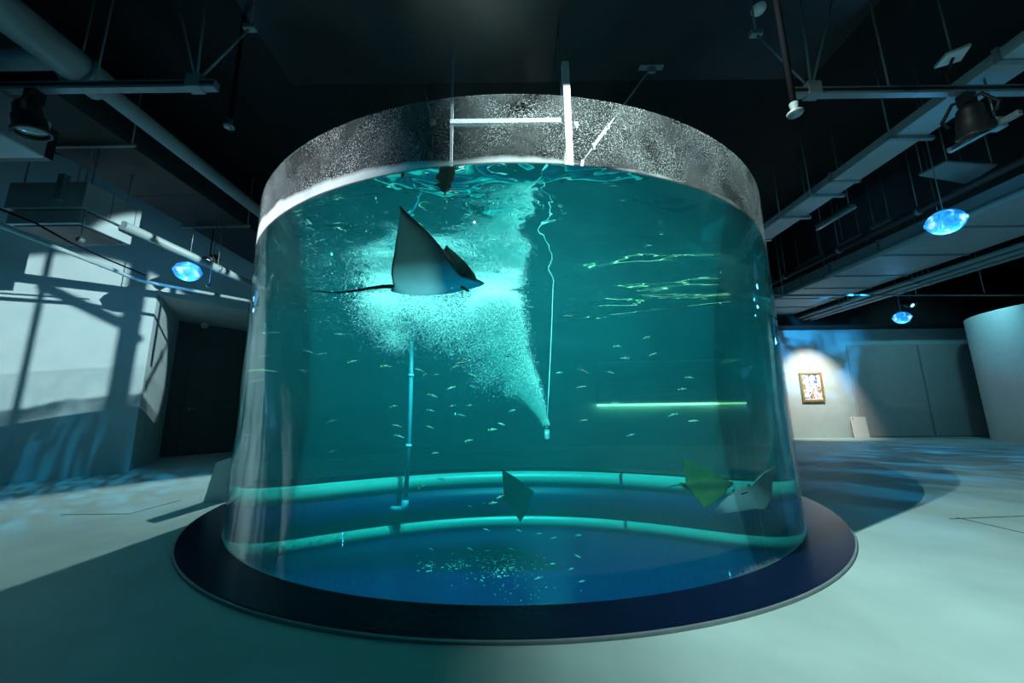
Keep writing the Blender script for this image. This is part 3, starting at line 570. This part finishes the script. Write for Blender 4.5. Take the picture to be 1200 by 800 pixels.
for i in range(4): bm.faces.new((A[i], B[i], B[(i + 1) % 4], A[(i + 1) % 4]))
obj('body', bm, M['white'], t, bevel=0.006)
def onplane(px, py, p0, n): d = ray(px, py); return CAM + d * ((p0 - CAM).dot(n) / d.dot(n))
c = onplane(237, 380, wp(3, 2.42), WN); t = thing('wall_camera', 'small black camera mounted high on the dark recess wall', 'camera', c)
obj('bracket', one(tube, [c + WN * 0.05, c - WN * 0.12], 0.03, 10), M['black'], t)
obj('body', one(lambda bm: lathe(bm, [(0, -.16), (.08, -.16), (.09, .12), (0.05, .13), (0, .13)], c - WN * 0.18, 16, axis=(0.5, -0.6, -0.5))), M['galv'], t)

# ------------------------------------------------------------------ in the water
def Y(v): return v
pp = inwater(481, 470, y=7.55); pe = inwater(478, 594, y=7.55)
t = thing('water_pipe', 'upright pale blue pipe standing at the rear of the tank', 'pipe', (pp.x, 7.55, pe.z))
obj('pipe', one(tube, [(pp.x, 7.55, pe.z + 0.06), (pp.x, 7.55, H_W - 0.12)], 0.026, 16), M['tubeblue'], t)
obj('elbow', one(tube, [(pp.x, 7.55, pe.z + 0.10), (pp.x, 7.55, pe.z + 0.02), (pp.x - 0.03, 7.56, pe.z - 0.02), (pp.x - 0.10, 7.60, pe.z - 0.03), (pp.x - 0.16, 7.64, pe.z - 0.03)], 0.04, 14), M['tubeblue'], t)
for z in (pe.z + 0.9, pe.z + 2.0): obj('clip', one(lambda bm: lathe(bm, [(.026, -.02), (.036, -.02), (.036, .02), (.026, .02)], (pp.x, 7.55, z), 14)), M['white'], t)
nz_ = inwater(641, 507, y=5.7); hose = [inwater(x, y, y=5.7) for x, y in ((648, 341.5), (647, 372), (645, 420), (643, 460), (641, 494))]; hose[0].z = H_W - 0.015; hose.insert(0, Vector((hose[0].x - 0.01, 5.7, 4.0))); hose.insert(0, Vector((hose[0].x - 0.05, 5.7, CEIL)))
t = thing('air_hose', 'thin white air hose hanging down through the water to the bubbling nozzle', 'hose', nz_)
obj('hose', one(tube, hose, 0.005, 6), M['white'], t)
nozz = obj('nozzle', one(lambda bm: (lathe(bm, [(0, -.075), (.028, -.075), (.028, .05), (.012, .06), (0, .06)], nz_, 14))), M['white'], t)
obj('nozzle_cap', one(lambda bm: (lathe(bm, [(0.0, .0), (.034, .0), (.034, .025), (0.0, .025)], nz_ + Vector((0, 0, .045)), 14), lathe(bm, [(0.0, .0), (.034, .0), (.034, .02), (0.0, .02)], nz_ - Vector((0, 0, .09)), 14))), M['black'], nozz)

# bubbles: a rising plume that spreads into mist, tiny beads too many to count
BL = [(641, 497, 3, 1.5), (637, 487, 3, 2.4), (632, 475, 6, 4.2), (624, 458, 9, 6.9), (614, 440, 13, 9.0), (604, 418, 15, 11.25), (597, 395, 18, 12.75), (592, 372, 20, 13.5), (588, 352, 20, 12.0), (575, 345, 20, 1.65), (560, 365, 30, 1.32), (523, 357, 32, 1.43), (488, 355, 30, 1.76), (455, 352, 26, 1.76), (447, 375, 24, 1.54), (462, 398, 18, 0.99), (440, 352, 22, 1.1), (505, 375, 30, 0.99), (560, 410, 24, 0.72), (520, 395, 24, 0.33), (575, 438, 20, 0.66), (600, 455, 12, 0.55), (545, 385, 26, 0.66)]
tot = 200000; ws = np.array([b[3] for b in BL]); ws = ws / ws.sum(); P = []
JET = [b[:3] for b in BL[:9]]
for q, ((px, py, r, w), f) in enumerate(zip(BL, ws)):
    c = inwater(px, py, y=5.7); e = inwater(px + 1, py, y=5.7); s = (e - c).length * r; m = int(tot * f)
    if q < 9:   # the jet: beads spread evenly from one waypoint to the next
        j = min(q + 1, 8); c2 = inwater(JET[j][0], JET[j][1], y=5.7); e2 = inwater(JET[j][0] + 1, JET[j][1], y=5.7); s2 = (e2 - c2).length * JET[j][2]
        k = RNG.uniform(0, 1, (m, 1)); cc = np.array(c) * (1 - k) + np.array(c2) * k; ss = s * (1 - k) + s2 * k
        g = RNG.normal(0, 1, (m, 3)) * 0.5; g[:, 0] = np.where(RNG.uniform(0, 1, m) < .6, -np.abs(g[:, 0]) * 1.5, np.abs(g[:, 0]) * .85); P.append(cc + g * ss)
    else:
        g = RNG.normal(0, 1, (m, 3)) * 0.55 * s; P.append(g + np.array(c))
_n = 2600; _r = 2.85 * np.sqrt(RNG.uniform(0, 1, _n)); _a = RNG.normal(PI * 1.02, 0.55, _n)   # sparse beads drifting under the surface, away from the plume
P.append(np.stack([TANK.x + _r * np.cos(_a), TANK.y + _r * np.sin(_a), H_W - 0.02 - RNG.exponential(0.22, _n)], -1))
P = np.concatenate(P); keep = (P[:, 2] < H_W - 0.019) & (np.hypot(P[:, 0] - TANK.x, P[:, 1] - TANK.y) < 2.9); P = P[keep]; m = len(P)
tet = np.array([[1, 1, 1], [1, -1, -1], [-1, 1, -1], [-1, -1, 1]]) / math.sqrt(3)
rad = RNG.uniform(0.0025, 0.0075, m); rad[-2400:] *= 0.55; ang = RNG.normal(0, 1, (m, 4)); ang /= np.linalg.norm(ang, axis=1)[:, None]
w_, x_, y_, z_ = ang.T
Rm = np.stack([np.stack([1 - 2 * (y_**2 + z_**2), 2 * (x_ * y_ - z_ * w_), 2 * (x_ * z_ + y_ * w_)], -1), np.stack([2 * (x_ * y_ + z_ * w_), 1 - 2 * (x_**2 + z_**2), 2 * (y_ * z_ - x_ * w_)], -1), np.stack([2 * (x_ * z_ - y_ * w_), 2 * (y_ * z_ + x_ * w_), 1 - 2 * (x_**2 + y_**2)], -1)], -2)
V = (np.einsum('mij,kj->mki', Rm, tet) * rad[:, None, None] + P[:, None, :]).reshape(-1, 3)
Fc = (np.array([[0, 1, 2], [0, 3, 1], [0, 2, 3], [1, 3, 2]])[None] + 4 * np.arange(m)[:, None, None]).reshape(-1)
me = bpy.data.meshes.new('bubbles'); me.vertices.add(4 * m); me.vertices.foreach_set('co', V.ravel().astype(np.float32)); me.loops.add(12 * m); me.loops.foreach_set('vertex_index', Fc.astype(np.int32))
me.polygons.add(4 * m); me.polygons.foreach_set('loop_start', (3 * np.arange(4 * m)).astype(np.int32)); me.update(); me.materials.append(M['bubble'])
bo = bpy.data.objects.new('bubbles', me); COL.objects.link(bo); tag(bo, 'white plume of fine air bubbles rising and spreading in the water', 'bubbles', kind='stuff')

# pale food pellets strewn on the blue floor
bm = bmesh.new()
def pellet(p, s):
    q = Matrix.Rotation(random.uniform(0, 6.28), 3, 'Z'); vs = [bm.verts.new(p + q @ Vector((a * s * random.uniform(.7, 1.3), b * s * random.uniform(.5, 1), 0))) for a, b in ((-1, -.3), (0, -.8), (1, -.2), (.6, .8), (-.7, .7))]; tp = bm.verts.new(p + Vector((0, 0, s * .5)))
    for i in range(5): bm.faces.new((vs[i], vs[(i + 1) % 5], tp))
    bm.faces.new(vs[::-1])
for (cx, cy_, sx, sy, n, s) in ((535, 661, 14, 6, 34, .012), (590, 664, 16, 8, 60, .013), (597, 653, 10, 3, 16, .017), (502, 663, 10, 4, 24, .011), (560, 655, 34, 8, 40, .010), (575, 672, 50, 10, 40, .008), (620, 665, 30, 10, 20, .008), (590, 690, 70, 12, 40, .006)):
    for i in range(n):
        p = inwater(cx + random.gauss(0, sx * .6), cy_ + random.gauss(0, sy * .6), z=Z_F + 0.002); pellet(p, s * random.uniform(.6, 1.7))
po = obj('food_pellets', bm, M['pellet']); tag(po, 'pale food pellets strewn over the blue tank floor', 'pellets', kind='stuff')

# rays
def ray_body(bm, near=70, far=50, head=1.0, cup=0.0):
    """X forward, Y span (left +), Z dorsal; disc length about 1, half span about 0.85"""
    NT, NS = 24, 20
    def le(t): 
        if t < 0.10: return 0.52 - 0.06 * (t / 0.10)**2
        if t < 0.20: k = (t - 0.10) / 0.10; return 0.46 - 0.10 * k * k * (3 - 2 * k)
        k = (t - 0.20) / 0.80; return 0.36 - 0.62 * k**1.35
    def te(t): return -0.46 + 0.10 * min(t / 0.12, 1) + 0.13 * max(0, t - 0.12)**0.8
    def hh(t): return 0.018 + 0.10 * math.exp(-(t / 0.17)**2) + 0.03 * (1 - t)
    cols = {}
    for sgn, amp in ((1, far), (-1, near)):
        y = z = 0.0; prev = 0.0
        for i in range(NT + 1):
            t = i / NT; th = math.radians(amp) * min(1, max(0, (t - 0.08) / 0.30)) ** 0.8 * (1 - 0.25 * t * cup); ds = 0.85 / NT if i else 0
            y += math.cos(th) * ds; z += math.sin(th) * ds
            a, b = te(t), le(t); 
            if i == NT: a, b = (a + b) / 2 - 0.012, (a + b) / 2 + 0.012
            up = []; dn = []
            nx, nz = -math.sin(th), math.cos(th)
            for j in range(NS + 1):
                s = j / NS; x = a + (b - a) * s; pf = (math.sin(PI * min(1, s ** 0.75))) ** 0.7 if 0 < s < 1 else 0; h = hh(t) * pf * (1 - 0.96 * (t > 0.999))
                base = Vector((x, sgn * y, z)); nv = Vector((0, sgn * nx, nz))
                if 0 < j < NS: up.append(base + nv * h * 0.75); dn.append(base - nv * h * 0.55)
                else: up.append(base); dn.append(None)
            cols[(sgn, i)] = (up, dn)
    VU, VD = {}, {}
    for (sgn, i), (up, dn) in cols.items():
        if i == 0 and sgn == -1:
            VU[(sgn, 0)] = VU[(1, 0)]; VD[(sgn, 0)] = VD[(1, 0)]; continue
        VU[(sgn, i)] = [bm.verts.new(p) for p in up]
        VD[(sgn, i)] = [bm.verts.new(p) if p is not None else VU[(sgn, i)][j] for j, p in enumerate(dn)]
    for sgn in (1, -1):
        for i in range(NT):
            for V_, mi in ((VU, 0), (VD, 1)):
                A, B = V_[(sgn, i)], V_[(sgn, i + 1)]
                for j in range(NS):
                    try: f = bm.faces.new((A[j], A[j + 1], B[j + 1], B[j])); f.material_index = mi; f.smooth = True
                    except ValueError: pass
        A, B = VU[(sgn, NT)], VD[(sgn, NT)]
        for j in range(NS):
            q = list(dict.fromkeys((A[j], A[j + 1], B[j + 1], B[j])))
            if len(q) > 2:
                try: f = bm.faces.new(q); f.material_index = 0
                except ValueError: pass
def make_ray(label, pos, fwd, dorsal, size, near, far, backm, tail=1.0, cup=0.0):
    o = thing('eagle_ray', label, 'ray', (0, 0, 0)); ORG[o.name] = Vector((0, 0, 0))
    bm = bmesh.new(); ray_body(bm, near, far, cup=cup); obj('body', bm, (backm, M['belly']), o)
    pts = [Vector((-0.42 - tail * k / 10, 0.04 * math.sin(k * .5), 0.02 * math.sin(k * .7) + 0.02)) for k in range(11)]
    obj('tail', one(tube, pts, [0.022 * (1 - k / 11.5) for k in range(11)], 8), backm, o)
    bm = bmesh.new(); A = [bm.verts.new(p) for p in ((-0.34, .012, .05), (-0.44, .006, .05), (-0.47, 0, .13), (-0.40, .004, .12), (-0.34, -.012, .05), (-0.44, -.006, .05))]
    bm.faces.new((A[0], A[1], A[2], A[3])); bm.faces.new((A[4], A[3], A[2], A[5])); bm.faces.new((A[0], A[3], A[4])); bm.faces.new((A[1], A[5], A[2])); obj('dorsal_fin', bm, backm, o)
    for s in (1, -1):
        obj('eye', one(lambda b: bmesh.ops.create_uvsphere(b, u_segments=10, v_segments=8, radius=0.022, matrix=Matrix.Translation((0.40, s * 0.135, 0.03)))), M['eye'], o)
        bm = bmesh.new()   # pelvic fin beside the tail root
        A = [bm.verts.new(p) for p in ((-0.34, s * .03, .0), (-0.36, s * .10, .0), (-0.48, s * .12, .01), (-0.50, s * .06, .01), (-0.42, s * .02, .01))]; B = [bm.verts.new(v.co - Vector((0, 0, .012))) for v in A]
        bm.faces.new(A); bm.faces.new(B[::-1])
        for i in range(5): bm.faces.new((A[i], A[(i + 1) % 5], B[(i + 1) % 5], B[i]))
        obj('pelvic_fin', bm, (backm,), o)
    obj('mouth', one(box, 0.335, 0.35, -0.06, 0.06, -0.062, -0.045), M['eye'], o)
    X = Vector(fwd).normalized(); Zd = Vector(dorsal); Zd = (Zd - X * Zd.dot(X)).normalized(); Yd = Zd.cross(X)
    R = Matrix((X, Yd, Zd)).transposed().to_4x4()
    o.matrix_world = Matrix.Translation(pos) @ R @ Matrix.Scale(size, 4)
    return o
def between(a, b, y): p, q = inwater(*a, y=y), inwater(*b, y=y); return p, q
n_, t_ = between((568, 338), (447, 332), 2.65)
make_ray('large pale-bellied ray gliding before the bubble plume, wing raised high', (n_ + t_) / 2 + Vector((0, 0, 0)), (n_ - t_) + Vector((0, -0.36, 0)), (0.0, 0.10, 1), (n_ - t_).length * 1.08, 80, 62, M['back'], 1.0)
n_, t_ = between((858, 566), (797, 570), 5.0)
make_ray('olive green ray seen from above, swimming just left of the white ray', (n_ + t_) / 2, (n_ - t_), (0.05, -0.75, 0.6), (n_ - t_).length * 1.0, 20, 10, M['backgreen'], 0.5)
n_, t_ = between((882, 578), (882, 590), 4.0); L = (inwater(920, 545, y=4.0) - inwater(836, 584, y=4.0)).length
make_ray('white ray showing its belly close to the right wall of the tank', (n_ + t_) / 2, (-0.5, -0.68, 0.52), (-0.12, 0.6, 0.85), L * 0.70, 6, 66, M['backgreen'], 0.6, 0.3)
n_, t_ = between((627, 577), (584, 583), 6.3)
make_ray('small dark olive ray near the rear of the blue lining, mid tank', (n_ + t_) / 2, (n_ - t_) + Vector((0, 0.2, 0)), (0.0, -0.9, 0.35), (n_ - t_).length * 1.0, 15, 15, M['backgreen'], 0.4)

# small fish
def fish_mesh(name, bodym):
    bm = bmesh.new(); prof = [(-0.34, .03, .018), (-0.25, .06, .03), (-0.08, .115, .05), (0.10, .14, .06), (0.26, .115, .055), (0.38, .07, .04), (0.46, .03, .02)]
    rings = [[bm.verts.new((x, w * math.cos(2 * PI * j / 8), h * math.sin(2 * PI * j / 8))) for j in range(8)] for x, h, w in prof]
    for a, b in zip(rings, rings[1:]):
        for j in range(8): f = bm.faces.new((a[j], a[(j + 1) % 8], b[(j + 1) % 8], b[j])); f.smooth = True
    tp = bm.verts.new((-0.36, 0, 0)); ns = bm.verts.new((0.5, 0, 0))
    for j in range(8): bm.faces.new((rings[0][(j + 1) % 8], rings[0][j], tp)); bm.faces.new((rings[-1][j], rings[-1][(j + 1) % 8], ns))
    def fin(pts):
        A = [bm.verts.new((p[0], .006, p[1])) for p in pts]; B = [bm.verts.new((p[0], -.006, p[1])) for p in pts]; k = len(pts); fs = [bm.faces.new(A), bm.faces.new(B[::-1])]
        for i in range(k): fs.append(bm.faces.new((A[i], B[i], B[(i + 1) % k], A[(i + 1) % k])))
        for f in fs: f.material_index = 1
    fin([(-0.33, .02), (-0.33, -.02), (-0.52, -.14), (-0.45, 0), (-0.52, .14)]); fin([(0.12, .13), (-0.05, .20), (-0.22, .06)]); fin([(0.0, -.11), (-0.12, -.17), (-0.22, -.06)])
    for v in list(bm.verts): pass
    # swap so the body is tall (Z) and thin (Y)
    for v in bm.verts:
        if abs(abs(v.co.y) - .006) > 1e-6: v.co.y, v.co.z = v.co.z, v.co.y
    bmesh.ops.recalc_face_normals(bm, faces=bm.faces[:]); me = bpy.data.meshes.new(name); bm.to_mesh(me); bm.free(); me.materials.append(bodym); me.materials.append(M['fin']); return me
FM = dict(s=fish_mesh('silver_fish', M['fish']), d=fish_mesh('dark_fish', M['fishdark']), p=fish_mesh('pink_fish', M['fishpink']))
def px1(L, ox, oy, s): return [(ox + a / s, oy + b / s) for a, b in L]
G_left = px1([(122, 92), (364, 97), (252, 160), (297, 168), (410, 195), (95, 175), (228, 228), (530, 213), (85, 228), (62, 265), (332, 522), (335, 410), (30, 460)], 280, 360, 3.076)
G_mid = px1([(648, 225), (668, 243), (712, 243), (765, 290), (842, 285), (698, 318), (560, 357), (770, 355), (832, 353), (802, 388), (692, 372), (570, 427), (578, 465), (688, 432), (915, 440), (830, 480), (710, 525), (800, 155), (763, 170), (778, 215), (838, 242), (960, 318), (985, 372), (945, 420)], 280, 360, 3.076)
G_right = px1([(55, 497), (158, 490), (148, 558), (288, 628), (160, 700), (425, 348), (613, 518), (583, 567), (630, 702), (540, 677), (362, 762), (335, 435), (305, 385), (456, 418), (95, 255), (270, 495)], 640, 300, 3.636)
G_low = px1([(457, 65), (535, 47), (630, 10), (590, 45), (550, 202), (740, 207), (945, 250), (1090, 235), (225, 315), (455, 315), (695, 315), (940, 402), (1045, 432), (855, 485), (1110, 505), (1085, 357), (860, 225), (555, 325)], 460, 580, 5)
ORD = 'first second third fourth fifth sixth seventh eighth ninth tenth eleventh twelfth thirteenth fourteenth fifteenth sixteenth seventeenth eighteenth nineteenth twentieth'.split() + ['twenty-' + w for w in 'first second third fourth fifth'.split()]
def put_fish(L, kind, label, group, ylo, yhi, size, low=False, where=None, away=1):
    order = sorted(range(len(L)), key=lambda i: L[i][0] * away)
    for i, (px, py) in enumerate(L):
        p = inwater(px, py, z=Z_F + random.uniform(.10, .2)) if low and py > 618 else inwater(px, py, y=random.uniform(ylo, yhi))
        if math.hypot(p.x - TANK.x, p.y - TANK.y) > 2.8 or p.z < Z_F + .06: p = inwater(px, py, y=5.0)
        o = bpy.data.objects.new('small_fish', FM[kind]); COL.objects.link(o); o.location = p; s = size * random.uniform(.75, 1.2); o.scale = (s, s, s)
        right = random.random() < .5; pitch = random.uniform(-.45, .45)
        o.rotation_euler = (random.uniform(-.2, .2), pitch, (0 if right else PI) + random.uniform(-.6, .6))
        tag(o, label if where is None else 'small silver fish, ' + ('nose low, ' if pitch > .2 else 'nose high, ' if pitch < -.2 else '') + where % ORD[order.index(i)], 'fish', group)
put_fish(G_left, 's', '', 'small fish left of the pipe', 4.2, 6.2, .085, where='%s from the upright pipe toward the left glass edge', away=-1)
put_fish(G_mid, 's', '', 'small fish below the bubbles', 4.2, 6.2, .088, where='%s from the upright pipe, below the bubble mist')
put_fish(G_right, 's', '', 'small fish right of the hose', 3.8, 6.0, .095, where='%s from the air hose toward the right glass edge')
put_fish(G_low, 's', '', 'small fish over the floor', 5.4, 6.2, .085, True, where='%s from the left among those low over the blue floor')
put_fish([(541.5, 425)], 'p', 'pinkish fish below the bubble mist, apart from the silver ones', None, 4.6, 4.8, .14)
put_fish([(596, 417)], 'd', 'small dark fish against the white bubble plume', None, 4.3, 4.4, .08)
put_fish([(518, 561.5)], 'd', 'small dark fish above the pale upper band, higher of the two dark ones there', None, 6.6, 6.8, .10)
put_fish([(496.5, 570.5)], 'd', 'small dark fish at the pale upper band beside the upright pipe', None, 6.6, 6.8, .12)
